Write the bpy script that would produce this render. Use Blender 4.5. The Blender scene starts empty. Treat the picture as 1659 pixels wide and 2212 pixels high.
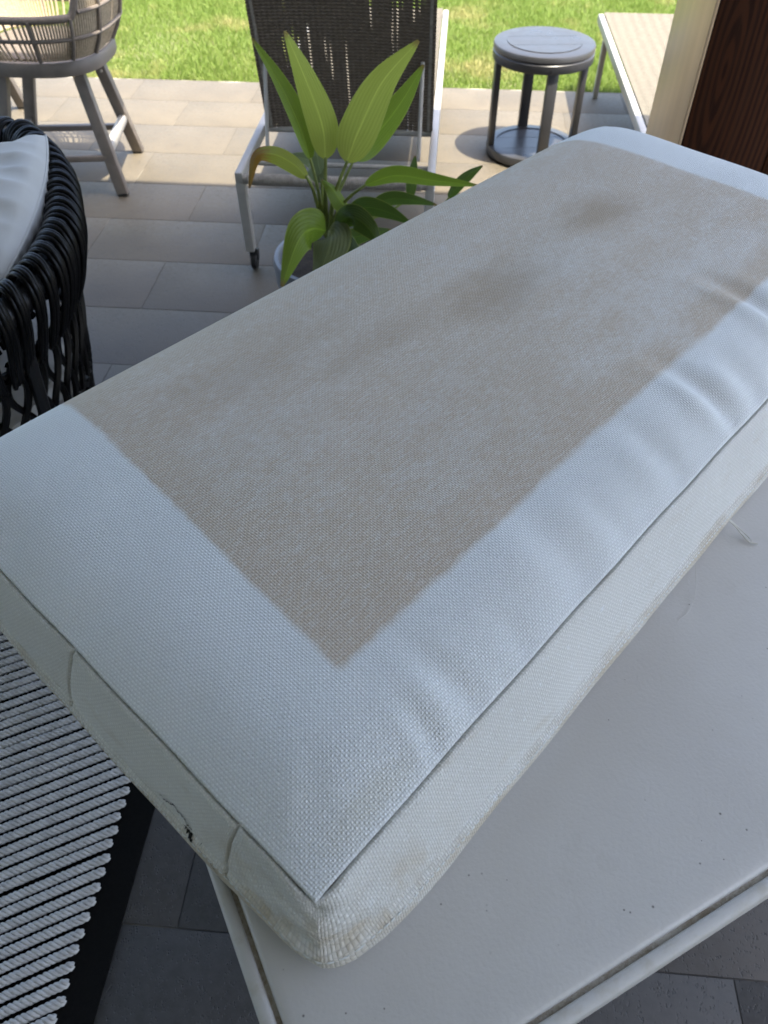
import bpy, bmesh, math, random
import numpy as np
from mathutils import Vector, Matrix

R = math.radians
random.seed(7)
rng = np.random.default_rng(11)
sc = bpy.context.scene
col = sc.collection

# ------------------------------------------------------------------ camera
cam_d = bpy.data.cameras.new('camera')
cam = bpy.data.objects.new('camera', cam_d)
col.objects.link(cam)
cam.location = (0, 0, 1.405)
cam.rotation_euler = (R(90 - 47.25), 0, R(4.65))
cam_d.sensor_fit = 'VERTICAL'
cam_d.sensor_height = 36
cam_d.lens = 1670 / 2212 * 36
cam_d.clip_start = 0.02
cam_d.clip_end = 500
cam_d.dof.use_dof = True
cam_d.dof.focus_distance = 0.82
cam_d.dof.aperture_fstop = 10
sc.camera = cam

# ------------------------------------------------------------------ sky and sun
SUN_DIR = Vector((-0.30, 0.19, -1.0)).normalized()      # the way the light travels
world = bpy.data.worlds.new('World')
sc.world = world
world.use_nodes = True
wn = world.node_tree.nodes
sky = wn.new('ShaderNodeTexSky')
sky.sky_type = 'NISHITA'
sky.sun_disc = False
sky.sun_elevation = math.asin(-SUN_DIR.z)
sky.sun_rotation = math.atan2(-SUN_DIR.x, -SUN_DIR.y)
sky.air_density = 1.0
sky.dust_density = 3.5
world.node_tree.links.new(sky.outputs[0], wn['Background'].inputs[0])
wn['Background'].inputs[1].default_value = 0.15
sun_d = bpy.data.lights.new('sun', 'SUN')
sun_d.energy = 2.6
sun_d.angle = R(0.53)
sun_d.color = (1.0, 0.92, 0.77)
sun = bpy.data.objects.new('sun', sun_d)
sun.rotation_euler = SUN_DIR.to_track_quat('-Z', 'Y').to_euler()
sun.location = (3, -2, 8)
col.objects.link(sun)

sc.view_settings.view_transform = 'Standard'
sc.view_settings.look = 'None'
sc.view_settings.gamma = 1
sc.view_settings.use_curve_mapping = False
sc.view_settings.exposure = 2.16
sc.render.engine = 'CYCLES'
sc.cycles.max_bounces = 8
sc.cycles.diffuse_bounces = 5
sc.cycles.transparent_max_bounces = 12
sc.cycles.use_denoising = True
sc.cycles.caustics_reflective = False
sc.cycles.caustics_refractive = False


# ------------------------------------------------------------------ helpers
def link(name, data, parent=None, mat=None):
    o = bpy.data.objects.new(name, data)
    col.objects.link(o)
    if parent is not None:
        o.parent = parent
    if mat is not None and data is not None and not data.materials:
        data.materials.append(mat)
    return o


def tag(o, label=None, cat=None, group=None, kind=None):
    for k, v in (('label', label), ('category', cat), ('group', group), ('kind', kind)):
        if v:
            o[k] = v
    return o


def empty(name, loc=(0, 0, 0), rz=0.0):
    o = bpy.data.objects.new(name, None)
    o.empty_display_size = 0.05
    o.location = loc
    o.rotation_euler = (0, 0, rz)
    col.objects.link(o)
    return o


class MB:
    """collects shapes, then links them as one mesh"""
    def __init__(s):
        s.v, s.f, s.uv = [], [], []

    def add(s, v, f):
        n = len(s.v)
        s.v.extend([tuple(p) for p in v])
        s.f.extend([tuple(i + n for i in q) for q in f])
        return s

    def tube(s, pts, r, sides=8, closed=False, cap=True, squash=1.0):
        pts = [Vector(p) for p in pts]
        n = len(pts)
        rs = r if isinstance(r, (list, tuple, np.ndarray)) else [r] * n
        tang = []
        for i in range(n):
            a = pts[i - 1] if (i or closed) else pts[0]
            b = pts[(i + 1) % n] if (i < n - 1 or closed) else pts[-1]
            tang.append((b - a).normalized())
        t0 = tang[0]
        up = Vector((0, 0, 1)) if abs(t0.z) < 0.9 else Vector((1, 0, 0))
        nrm = (up - t0 * up.dot(t0)).normalized()
        vs, fs = [], []
        for i in range(n):
            t = tang[i]
            nrm = (nrm - t * nrm.dot(t)).normalized()
            bn = t.cross(nrm)
            for k in range(sides):
                a = 2 * math.pi * k / sides
                vs.append(pts[i] + (nrm * math.cos(a) * squash + bn * math.sin(a)) * rs[i])
        m = n if closed else n - 1
        for i in range(m):
            j = (i + 1) % n
            for k in range(sides):
                l = (k + 1) % sides
                fs.append((i * sides + k, i * sides + l, j * sides + l, j * sides + k))
        if cap and not closed:
            fs.append(tuple(range(sides))[::-1])
            fs.append(tuple((n - 1) * sides + k for k in range(sides)))
        return s.add(vs, fs)

    def box(s, c, size, bevel=0.0, rot=None):
        bm = bmesh.new()
        bmesh.ops.create_cube(bm, size=1)
        for v in bm.verts:
            v.co = Vector((v.co.x * size[0], v.co.y * size[1], v.co.z * size[2]))
        if bevel > 0:
            bmesh.ops.bevel(bm, geom=bm.edges[:], offset=bevel, segments=2, affect='EDGES', profile=0.5)
        vs = []
        bm.verts.ensure_lookup_table()
        for i, v in enumerate(bm.verts):
            v.index = i
            p = v.co.copy()
            if rot is not None:
                p = rot @ p
            vs.append(p + Vector(c))
        fs = [[v.index for v in f.verts] for f in bm.faces]
        bm.free()
        return s.add(vs, fs)

    def bar(s, a, b, w, h, bevel=0.003, side=None):
        """rectangular bar from a to b; side hints the direction of w"""
        a, b = Vector(a), Vector(b)
        z = (b - a).normalized()
        x = Vector(side) if side is not None else (Vector((1, 0, 0)) if abs(z.x) < 0.9 else Vector((0, 1, 0)))
        x = (x - z * x.dot(z)).normalized()
        y = z.cross(x)
        rot = Matrix((x, y, z)).transposed()
        return s.box((a + b) / 2, (w, h, (b - a).length), bevel, rot)

    def lathe(s, prof, seg=48, c=(0, 0, 0), sx=1.0, sy=1.0):
        vs, fs = [], []
        for r, z in prof:
            for k in range(seg):
                a = 2 * math.pi * k / seg
                vs.append((c[0] + r * sx * math.cos(a), c[1] + r * sy * math.sin(a), c[2] + z))
        for i in range(len(prof) - 1):
            for k in range(seg):
                l = (k + 1) % seg
                fs.append((i * seg + k, i * seg + l, (i + 1) * seg + l, (i + 1) * seg + k))
        return s.add(vs, fs)

    def grid(s, P, flip=False, wrap=False):
        """P: array (n, m, 3)"""
        n, m = P.shape[:2]
        f = []
        for i in range(n - 1 + (1 if wrap else 0)):
            i2 = (i + 1) % n
            for j in range(m - 1):
                q = (i * m + j, i2 * m + j, i2 * m + j + 1, i * m + j + 1)
                f.append(q[::-1] if flip else q)
        return s.add(P.reshape(-1, 3).tolist(), f)

    def mesh(s, name, smooth=True, autosmooth=None, uv=None):
        me = bpy.data.meshes.new(name)
        me.from_pydata([tuple(map(float, p)) for p in s.v], [], s.f)
        me.validate()
        if uv is not None:
            lay = me.uv_layers.new(name='UVMap')
            idx = np.empty(len(me.loops), dtype=np.int32)
            me.loops.foreach_get('vertex_index', idx)
            lay.data.foreach_set('uv', np.asarray(uv, dtype=np.float32)[idx].ravel())
        if smooth:
            me.polygons.foreach_set('use_smooth', [True] * len(me.polygons))
            if autosmooth:
                me.set_sharp_from_angle(angle=R(autosmooth))
        me.update()
        return me

    def build(s, name, mat, parent=None, smooth=True, autosmooth=40, uv=None):
        return link(name, s.mesh(name, smooth, autosmooth, uv), parent, mat)


def smooth_path(pts, n, closed=False):
    """Catmull-Rom through pts, n samples"""
    P = np.array(pts, float)
    k = len(P)
    out = []
    seg = k if closed else k - 1
    for t in np.linspace(0, seg, n, endpoint=not closed):
        i = min(int(t), seg - 1)
        u = t - i
        if closed:
            p0, p1, p2, p3 = P[(i - 1) % k], P[i % k], P[(i + 1) % k], P[(i + 2) % k]
        else:
            p1, p2 = P[i], P[i + 1]
            p0 = P[i - 1] if i > 0 else 2 * p1 - p2
            p3 = P[i + 2] if i + 2 < k else 2 * p2 - p1
        out.append(0.5 * ((2 * p1) + (-p0 + p2) * u + (2 * p0 - 5 * p1 + 4 * p2 - p3) * u * u
                          + (-p0 + 3 * p1 - 3 * p2 + p3) * u ** 3))
    return np.array(out)


def copy_tree(o, parent=None):
    c = o.copy()
    col.objects.link(c)
    c.parent = parent
    for ch in list(o.children):
        copy_tree(ch, c)
    return c


# ------------------------------------------------------------------ materials
class NT:
    def __init__(s, name, rough=0.6, color=(0.5, 0.5, 0.5), metallic=0.0, spec=0.5):
        s.mat = bpy.data.materials.new(name)
        s.mat.use_nodes = True
        s.t = s.mat.node_tree
        s.n = s.t.nodes
        s.b = s.n['Principled BSDF']
        s.b.inputs['Base Color'].default_value = (*color, 1)
        s.b.inputs['Roughness'].default_value = rough
        s.b.inputs['Metallic'].default_value = metallic
        s.b.inputs['Specular IOR Level'].default_value = spec
        s._tc = None

    def L(s, a, b):
        s.t.links.new(a, b)

    def tc(s, k='Object'):
        if s._tc is None:
            s._tc = s.n.new('ShaderNodeTexCoord')
        return s._tc.outputs[k]

    def _in(s, sock, v):
        if v is None:
            return
        if isinstance(v, bpy.types.NodeSocket):
            s.L(v, sock)
        elif isinstance(v, (tuple, list)) and len(v) == 3 and sock.type == 'RGBA':
            sock.default_value = (*v, 1)
        else:
            sock.default_value = v

    def m(s, op, a, b=None, c=None, clamp=False):
        n = s.n.new('ShaderNodeMath')
        n.operation = op
        n.use_clamp = clamp
        s._in(n.inputs[0], a)
        s._in(n.inputs[1], b)
        if c is not None:
            s._in(n.inputs[2], c)
        return n.outputs[0]

    def ss(s, x, lo, hi):
        n = s.n.new('ShaderNodeMapRange')
        n.interpolation_type = 'SMOOTHSTEP'
        s._in(n.inputs['Value'], x)
        s._in(n.inputs['From Min'], lo)
        s._in(n.inputs['From Max'], hi)
        return n.outputs[0]

    def rng(s, x, lo, hi, a, b):
        n = s.n.new('ShaderNodeMapRange')
        s._in(n.inputs['Value'], x)
        for k, v in (('From Min', lo), ('From Max', hi), ('To Min', a), ('To Max', b)):
            n.inputs[k].default_value = v
        return n.outputs[0]

    def mapping(s, vec, scale=(1, 1, 1), loc=(0, 0, 0), rot=(0, 0, 0)):
        n = s.n.new('ShaderNodeMapping')
        s.L(vec, n.inputs[0])
        n.inputs['Location'].default_value = loc
        n.inputs['Rotation'].default_value = rot
        n.inputs['Scale'].default_value = scale
        return n.outputs[0]

    def noise(s, vec, scale, detail=3, rough=0.5, out=0, dist=0.0):
        n = s.n.new('ShaderNodeTexNoise')
        s.L(vec, n.inputs['Vector'])
        n.inputs['Scale'].default_value = scale
        n.inputs['Detail'].default_value = detail
        n.inputs['Roughness'].default_value = rough
        n.inputs['Distortion'].default_value = dist
        return n.outputs[out]

    def voronoi(s, vec, scale, feature='F1', out='Distance', rand=1.0):
        n = s.n.new('ShaderNodeTexVoronoi')
        n.feature = feature
        s.L(vec, n.inputs['Vector'])
        n.inputs['Scale'].default_value = scale
        n.inputs['Randomness'].default_value = rand
        return n.outputs[out]

    def sep(s, vec):
        n = s.n.new('ShaderNodeSeparateXYZ')
        s.L(vec, n.inputs[0])
        return n.outputs

    def mix(s, f, a, b, mode='MIX'):
        n = s.n.new('ShaderNodeMix')
        n.data_type = 'RGBA'
        n.blend_type = mode
        s._in(n.inputs[0], f)
        s._in(n.inputs[6], a)
        s._in(n.inputs[7], b)
        return n.outputs[2]

    def obj_random(s):
        return s.n.new('ShaderNodeObjectInfo').outputs['Random']

    def color(s, v):
        s._in(s.b.inputs['Base Color'], v)
        return s

    def rough(s, v):
        s._in(s.b.inputs['Roughness'], v)
        return s

    def bump(s, h, dist=0.002, strength=1.0):
        n = s.n.new('ShaderNodeBump')
        n.inputs['Strength'].default_value = strength
        n.inputs['Distance'].default_value = dist
        s.L(h, n.inputs['Height'])
        if s.b.inputs['Normal'].is_linked:
            s.L(s.b.inputs['Normal'].links[0].from_socket, n.inputs['Normal'])
        s.L(n.outputs[0], s.b.inputs['Normal'])
        return s


M = {}


def simple(name, color, rough=0.5, metallic=0.0, noise=0.12, nscale=30, bump=0.0, spec=0.5):
    t = NT(name, rough, color, metallic, spec)
    n = t.noise(t.tc(), nscale, 4, 0.6)
    dark = tuple(c * (1 - noise) for c in color)
    lite = tuple(min(1, c * (1 + noise)) for c in color)
    t.color(t.mix(t.ss(n, 0.3, 0.7), dark, lite))
    t.rough(t.rng(n, 0.3, 0.7, max(0.02, rough - 0.08), min(1, rough + 0.1)))
    if bump:
        t.bump(t.noise(t.tc(), nscale * 12, 3), bump, 0.6)
    M[name] = t.mat
    return t.mat


# basalt pavers
t = NT('basalt', 0.62)
oc = t.tc()
geo = t.n.new('ShaderNodeNewGeometry').outputs['Position']
n1 = t.noise(geo, 3.0, 5, 0.6)
n2 = t.noise(geo, 55, 4, 0.7)
pit = t.voronoi(t.mapping(geo, (1.0, 0.7, 1.0), rot=(0, 0, 0.5)), 230, 'F1')
pitm = t.m('MULTIPLY', t.ss(pit, 0.42, 0.20), t.ss(t.noise(geo, 60, 3), 0.42, 0.66))
c0 = t.mix(t.ss(n1, 0.3, 0.7), (0.112, 0.094, 0.066), (0.150, 0.126, 0.088))
c1 = t.mix(t.m('MULTIPLY', t.ss(n2, 0.35, 0.7), 0.5), c0, (0.17, 0.143, 0.10))
c1 = t.mix(t.m('MULTIPLY', t.ss(t.noise(geo, 9, 5, 0.7), 0.56, 0.74), 0.35), c1, (0.075, 0.066, 0.052))
c2 = t.mix(t.rng(t.obj_random(), 0, 1, 0.0, 0.25), c1, (0.12, 0.108, 0.09))
# painted shade: the paver colour is darkened gradually towards the camera
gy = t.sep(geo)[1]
shade_mask = t.ss(t.m('ADD', gy, t.m('MULTIPLY', t.m('SUBTRACT', t.noise(geo, 1.3, 3, 0.6), 0.5), 1.3)), 3.2, 1.25)
shade_tone = t.mix(t.ss(n2, 0.3, 0.7), (0.025, 0.0255, 0.027), (0.045, 0.0455, 0.047))
c2 = t.mix(t.m('MULTIPLY', shade_mask, 0.9), c2, shade_tone)
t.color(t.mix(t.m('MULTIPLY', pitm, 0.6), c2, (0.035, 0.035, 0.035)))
t.rough(t.rng(n2, 0.3, 0.7, 0.5, 0.75))
t.bump(t.m('SUBTRACT', t.m('MULTIPLY', n2, 0.35), pitm), 0.0014, 0.8)
M['basalt'] = t.mat

t = NT('grout', 0.9)
gp = t.n.new('ShaderNodeNewGeometry').outputs['Position']
n = t.noise(gp, 6, 4)
grout_shade = t.ss(t.sep(gp)[1], 3.2, 1.25)  # joints carry the same painted shade as the pavers
t.color(t.mix(t.ss(n, 0.50, 0.66), t.mix(grout_shade, (0.115, 0.10, 0.078), (0.034, 0.034, 0.035)), t.mix(grout_shade, (0.36, 0.33, 0.27), (0.13, 0.12, 0.10))))
M['grout'] = t.mat

# lawn soil and blades
t = NT('soil', 0.95)
n = t.noise(t.tc(), 5, 5)
t.color(t.mix(n, (0.16, 0.15, 0.06), (0.12, 0.17, 0.045)))
t.bump(t.noise(t.tc(), 120, 4), 0.01)
M['soil'] = t.mat

t = NT('grass_blade', 0.55, spec=0.3)
geo = t.n.new('ShaderNodeNewGeometry')
n1 = t.noise(geo.outputs['Position'], 1.7, 4, 0.6)
n2 = t.noise(geo.outputs['Position'], 7, 3, 0.6)
rnd = geo.outputs['Random Per Island']
g0 = t.mix(rnd, (0.165, 0.255, 0.040), (0.25, 0.33, 0.075))
dry = t.m('ADD', t.ss(n1, 0.51, 0.66), t.m('MULTIPLY', t.ss(n2, 0.58, 0.72), 0.5), clamp=True)
t.color(t.mix(t.m('MULTIPLY', dry, t.rng(rnd, 0, 1, 0.45, 1.0)), g0, (0.46, 0.40, 0.17)))
tr = t.n.new('ShaderNodeBsdfTranslucent')
t.L(t.b.inputs['Base Color'].links[0].from_socket, tr.inputs[0])
mx = t.n.new('ShaderNodeMixShader')
mx.inputs[0].default_value = 0.35
t.L(t.b.outputs[0], mx.inputs[1])
t.L(tr.outputs[0], mx.inputs[2])
t.L(mx.outputs[0], t.n['Material Output'].inputs[0])
M['grass_blade'] = t.mat


# cushion fabric: plain weave with slubs; the top carries the dirt left round a covered rectangle
def weave_fabric(name, kind, base=(0.80, 0.825, 0.82), P=0.0046):
    t = NT(name, 0.92, spec=0.25)
    uv = t.tc('UV')
    wob = t.noise(uv, 30, 2, 0.5, out=1)
    sx = t.sep(wob)
    x, y, _ = t.sep(uv)
    x = t.m('ADD', x, t.m('MULTIPLY', t.m('SUBTRACT', sx[0], 0.5), 0.0034))
    y = t.m('ADD', y, t.m('MULTIPLY', t.m('SUBTRACT', sx[1], 0.5), 0.0034))
    k = 2 * math.pi / P
    su = t.m('SINE', t.m('MULTIPLY', x, k))
    sv = t.m('SINE', t.m('MULTIPLY', y, k))
    dots = t.m('MULTIPLY', su, sv)
    cell = t.m('SQRT', t.m('ABSOLUTE', dots))
    over = t.ss(dots, -0.05, 0.05)                       # warp over weft, or the other way round
    fine = t.noise(uv, 900, 2, 0.6)
    slub = t.noise(t.mapping(uv, (70, 260, 1)), 1.0, 3, 0.6)
    slub2 = t.noise(t.mapping(uv, (330, 60, 1)), 1.0, 3, 0.6)
    h = t.m('MULTIPLY', cell, t.rng(over, 0, 1, 0.42, 1.0))
    h = t.m('ADD', h, t.m('MULTIPLY', fine, 0.3))
    h = t.m('ADD', h, t.m('MULTIPLY', t.m('ADD', slub, slub2), 0.7))
    big = t.noise(uv, 4.5, 3, 0.55)
    c = t.mix(t.ss(big, 0.3, 0.7), tuple(b * 0.95 for b in base), tuple(min(1, b * 1.04) for b in base))
    c = t.mix(t.ss(t.m('ADD', slub, t.m('MULTIPLY', slub2, 0.6)), 0.88, 1.12), c, (0.84, 0.86, 0.86))
    knot = t.noise(uv, 300, 2, 0.5)
    c = t.mix(t.m('MULTIPLY', t.ss(knot, 0.62, 0.74), 0.55), c, (0.88, 0.89, 0.88))
    c = t.mix(t.m('MULTIPLY', t.ss(knot, 0.42, 0.28), 0.30), c, tuple(b * 0.72 for b in base))
    if kind == 'top':
        e = t.m('MULTIPLY', t.m('SUBTRACT', t.noise(uv, 45, 4, 0.65), 0.5), 0.008)
        e2 = t.m('MULTIPLY', t.m('SUBTRACT', t.noise(uv, 5, 2), 0.5), 0.012)
        X, Y, _ = t.sep(uv)
        xe = t.m('ADD', X, t.m('ADD', e, e2))
        ye = t.m('ADD', Y, t.m('ADD', e, e2))
        # the near edge bows: it runs from x=.124 at y=.10 to .158 at y=.54
        x0 = t.m('ADD', 0.116, t.m('MULTIPLY', Y, 0.080))
        a = t.ss(t.m('SUBTRACT', xe, x0), -0.005, 0.006)
        b = t.ss(ye, 0.092, 0.106)
        c1 = t.ss(xe, 1.116, 1.102)
        rect = t.m('MULTIPLY', t.m('MULTIPLY', a, b), c1)
        patch = t.noise(uv, 4.2, 4, 0.6)
        patch2 = t.noise(t.mapping(uv, (3, 9, 1)), 2.4, 4, 0.6)
        amt = t.rng(t.m('ADD', patch, t.m('MULTIPLY', patch2, 0.6)), 0.55, 1.05, 0.78, 1.10)

        mott = t.m('ADD', t.m('MULTIPLY', t.noise(t.mapping(uv, (11, 34, 1)), 1.0, 5, 0.7), 1.0), t.m('MULTIPLY', t.noise(uv, 42, 4, 0.7), 0.7))
        amt = t.m('MULTIPLY', amt, t.rng(mott, 0.6, 1.1, 0.80, 1.22))

        def blob(cx, cy, rx, ry):
            dx = t.m('DIVIDE', t.m('SUBTRACT', X, cx), rx)
            dy = t.m('DIVIDE', t.m('SUBTRACT', Y, cy), ry)
            d = t.m('SQRT', t.m('ADD', t.m('MULTIPLY', dx, dx), t.m('MULTIPLY', dy, dy)))
            d = t.m('ADD', d, t.m('MULTIPLY', t.m('SUBTRACT', t.noise(t.mapping(uv, (0.6, 1.3, 1)), 18, 6, 0.72), 0.5), 2.2))
            return t.ss(d, 1.35, 0.15)
        clean = t.m('MAXIMUM', t.m('MULTIPLY', blob(0.84, 0.15, 0.26, 0.11), 0.30), t.m('MULTIPLY', blob(0.74, 0.30, 0.17, 0.06), 0.22))
        amt = t.m('MULTIPLY', amt, t.m('SUBTRACT', 1.0, clean))
        edge_x = t.ss(t.m('SUBTRACT', xe, x0), 0.05, 0.004)
        edge_y = t.ss(ye, 0.15, 0.105)
        edge = t.m('MULTIPLY', t.m('MAXIMUM', edge_x, edge_y), 0.7)
        edge = t.m('MULTIPLY', edge, t.ss(t.noise(uv, 11, 3), 0.35, 0.65))
        dirt = t.m('MULTIPLY', rect, t.m('ADD', amt, edge), clamp=True)
        grain = t.noise(t.mapping(uv, (90, 420, 1)), 1.0, 3, 0.7)
        grit = t.m('MULTIPLY', t.ss(t.noise(uv, 260, 3, 0.7), 0.55, 0.78), 0.6)
        dirt = t.m('MULTIPLY', dirt, t.rng(grain, 0.3, 0.7, 0.55, 1.25))
        dirt = t.m('ADD', dirt, t.m('MULTIPLY', t.m('MULTIPLY', grit, rect), 0.35), clamp=True)
        c = t.mix(t.m('MULTIPLY', dirt, 0.9), c, (0.560, 0.455, 0.335))
        spot = t.m('MAXIMUM', blob(0.885, 0.345, 0.085, 0.05), t.m('MULTIPLY', blob(0.62, 0.33, 0.10, 0.05), 0.85))
        spot = t.m('MAXIMUM', spot, t.m('MULTIPLY', blob(0.32, 0.44, 0.13, 0.05), 0.5))
        spot = t.m('MAXIMUM', spot, t.m('MULTIPLY', blob(0.47, 0.36, 0.12, 0.03), 0.4))
        c = t.mix(t.m('MULTIPLY', t.m('MULTIPLY', spot, rect), 0.78), c, (0.42, 0.325, 0.22))
        # a faint ochre smear near the corner
        c = t.mix(t.m('MULTIPLY', blob(0.075, 0.018, 0.05, 0.012), 0.35), c, (0.60, 0.58, 0.48))
    else:
        X, Y, _ = t.sep(uv)
        # scuffs and dirt along the lower half of the boxing, stronger at the near corner
        dn = t.noise(t.mapping(uv, (6, 22, 1)), 1.6, 5, 0.65)
        low = t.ss(Y, 0.045, 0.004)
        dirt = t.m('MULTIPLY', t.ss(t.m('ADD', dn, t.m('MULTIPLY', low, 0.28)), 0.56, 0.86), 0.8)
        near = t.m('MULTIPLY', t.ss(t.m('ABSOLUTE', X), 0.16, 0.0), t.ss(t.noise(uv, 28, 4, 0.6), 0.38, 0.66))
        near = t.m('MULTIPLY', near, t.ss(Y, 0.088, 0.04))
        dirt = t.m('MAXIMUM', dirt, t.m('MULTIPLY', near, 0.92))
        c = t.mix(dirt, c, (0.52, 0.44, 0.315))
    # yarn gaps are darker than yarn tops
    gap = t.m('MULTIPLY', t.ss(cell, 0.10, 0.62), t.rng(over, 0, 1, 0.62, 1.0))
    c = t.mix(t.rng(gap, 0, 1, 0.48, 0.0), c, t.mix(0.55, c, (0.10, 0.105, 0.11)))
    t.color(c)
    t.bump(h, 0.0010, 0.9)
    t.b.inputs['Sheen Weight'].default_value = 0.12
    t.b.inputs['Sheen Roughness'].default_value = 0.5
    M[name] = t.mat
    return t.mat


weave_fabric('cushion_top_fabric', 'top')
weave_fabric('cushion_side_fabric', 'side', (0.735, 0.73, 0.685))

t = NT('table_paint', 0.42)
oc = t.tc()
n1 = t.noise(oc, 3.2, 4, 0.6)
c = t.mix(t.ss(n1, 0.3, 0.7), (0.515, 0.50, 0.475), (0.565, 0.555, 0.53))
v = t.voronoi(oc, 75, 'F1')
speck = t.m('MULTIPLY', t.ss(v, t.rng(t.noise(oc, 40, 1), 0.3, 0.7, 0.03, 0.13), 0.02), t.ss(t.noise(oc, 19, 2), 0.46, 0.58))
c = t.mix(t.m('MULTIPLY', speck, 0.85), c, (0.06, 0.055, 0.05))
dust = t.ss(t.noise(oc, 22, 5, 0.7), 0.56, 0.78)
c = t.mix(t.m('MULTIPLY', dust, 0.16), c, (0.36, 0.34, 0.30))
t.color(c)
smear = t.ss(t.noise(oc, 5.5, 5, 0.6, dist=1.2), 0.47, 0.53)
t.rough(t.m('ADD', t.rng(t.noise(oc, 9, 4, 0.6), 0.3, 0.7, 0.30, 0.46), t.m('MULTIPLY', smear, 0.14)))
t.bump(t.noise(oc, 260, 2, 0.5), 0.0008, 0.35)
M['table_paint'] = t.mat

t = NT('table_edge', 0.5)
n1 = t.noise(t.tc(), 60, 5, 0.7)
t.color(t.mix(t.ss(n1, 0.42, 0.75), (0.53, 0.525, 0.505), (0.46, 0.44, 0.39)))
t.bump(n1, 0.0006, 0.5)
M['table_edge'] = t.mat
t = NT('groove_dirt', 0.95)
n1 = t.noise(t.tc(), 45, 5, 0.7)
n2 = t.noise(t.tc(), 400, 3, 0.7)
t.color(t.mix(t.ss(t.m('ADD', n1, t.m('MULTIPLY', n2, 0.5)), 0.55, 0.95), (0.26, 0.225, 0.175), (0.46, 0.44, 0.40)))
t.bump(n2, 0.001, 0.8)
M['groove_dirt'] = t.mat

simple('rug_black', (0.005, 0.005, 0.005), 0.95, noise=0.3, nscale=200, bump=0.001, spec=0.1)
simple('rug_cord', (0.52, 0.515, 0.50), 0.85, noise=0.14, nscale=60, bump=0.0005)
t = NT('black_rattan', 0.33, spec=0.22)
n1 = t.noise(t.tc(), 40, 4, 0.6)
t.color(t.mix(t.ss(n1, 0.35, 0.75), (0.0022, 0.0022, 0.0025), (0.006, 0.0057, 0.0057)))
t.rough(t.rng(n1, 0.3, 0.7, 0.26, 0.5))
t.bump(t.noise(t.mapping(t.tc(), (300, 300, 300)), 1, 2), 0.0006, 0.5)
M['black_rattan'] = t.mat
simple('black_metal', (0.012, 0.012, 0.013), 0.4)
simple('black_plastic', (0.015, 0.015, 0.016), 0.45)
t = NT('pillow_cloth', 0.9, spec=0.2)
n1 = t.noise(t.tc(), 9, 3)
t.color(t.mix(n1, (0.46, 0.45, 0.42), (0.54, 0.53, 0.50)))
t.bump(t.noise(t.tc(), 900, 2), 0.0005, 0.4)
M['pillow_cloth'] = t.mat
simple('stool_frame', (0.20, 0.172, 0.148), 0.55, noise=0.12, nscale=20)
simple('stool_rope', (0.47, 0.39, 0.285), 0.85, noise=0.18, nscale=120, bump=0.0006)
simple('stool_wrap', (0.19, 0.16, 0.135), 0.8, noise=0.18, nscale=150, bump=0.0008)
simple('lounger_metal', (0.40, 0.38, 0.35), 0.4, noise=0.06)
simple('lounger_strap', (0.30, 0.275, 0.24), 0.85, noise=0.2, nscale=80)

# seat sling and back sling: woven strips, with small gaps between the yarns
t = NT('seat_sling', 0.8)
x, y, z = t.sep(t.tc())
rib = t.m('SINE', t.m('MULTIPLY', y, 2 * math.pi / 0.016))
rib2 = t.m('SINE', t.m('MULTIPLY', x, 2 * math.pi / 0.045))
n1 = t.noise(t.tc(), 60, 3)
t.color(t.mix(t.m('ADD', t.m('MULTIPLY', rib, 0.25), n1), (0.115, 0.10, 0.072), (0.20, 0.175, 0.13)))
t.bump(t.m('ADD', rib, rib2), 0.0022, 0.8)
M['seat_sling'] = t.mat

t = NT('back_sling', 0.8)
uv = t.tc('UV')
x, y, _ = t.sep(uv)
kx, ky = 2 * math.pi / 0.0165, 2 * math.pi / 0.0105
ph = t.m('MULTIPLY', x, kx)
sx_ = t.m('SINE', ph)
# rows that dip in the middle of each strip, so gaps read as little chevrons
yy = t.m('ADD', t.m('MULTIPLY', y, ky), t.m('MULTIPLY', t.m('ABSOLUTE', t.m('SINE', t.m('MULTIPLY', ph, 0.5))), 1.5))
sy_ = t.m('SINE', yy)
n1 = t.noise(uv, 55, 3)
t.color(t.mix(t.m('ADD', t.m('MULTIPLY', sy_, 0.3), n1), (0.115, 0.091, 0.069), (0.24, 0.193, 0.148)))
t.bump(t.m('ADD', sy_, t.m('MULTIPLY', sx_, 0.7)), 0.0022, 0.9)
streak = t.noise(t.mapping(uv, (26, 2.6, 1)), 1.0, 2, 0.5)
big = t.noise(uv, 3.6, 2, 0.5)
openm = t.m('MULTIPLY', t.ss(t.m('ADD', streak, t.m('MULTIPLY', big, 0.55)), 0.80, 0.96), 0.62)
hole = t.m('MULTIPLY', t.m('MULTIPLY', t.ss(sx_, 0.25, 0.7), t.ss(t.m('ADD', sy_, openm), 1.08, 1.22)), 0.85)
tp = t.n.new('ShaderNodeBsdfTransparent')
mx = t.n.new('ShaderNodeMixShader')
t.L(hole, mx.inputs[0])
t.L(t.b.outputs[0], mx.inputs[1])
t.L(tp.outputs[0], mx.inputs[2])
t.L(mx.outputs[0], t.n['Material Output'].inputs[0])
M['back_sling'] = t.mat

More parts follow.
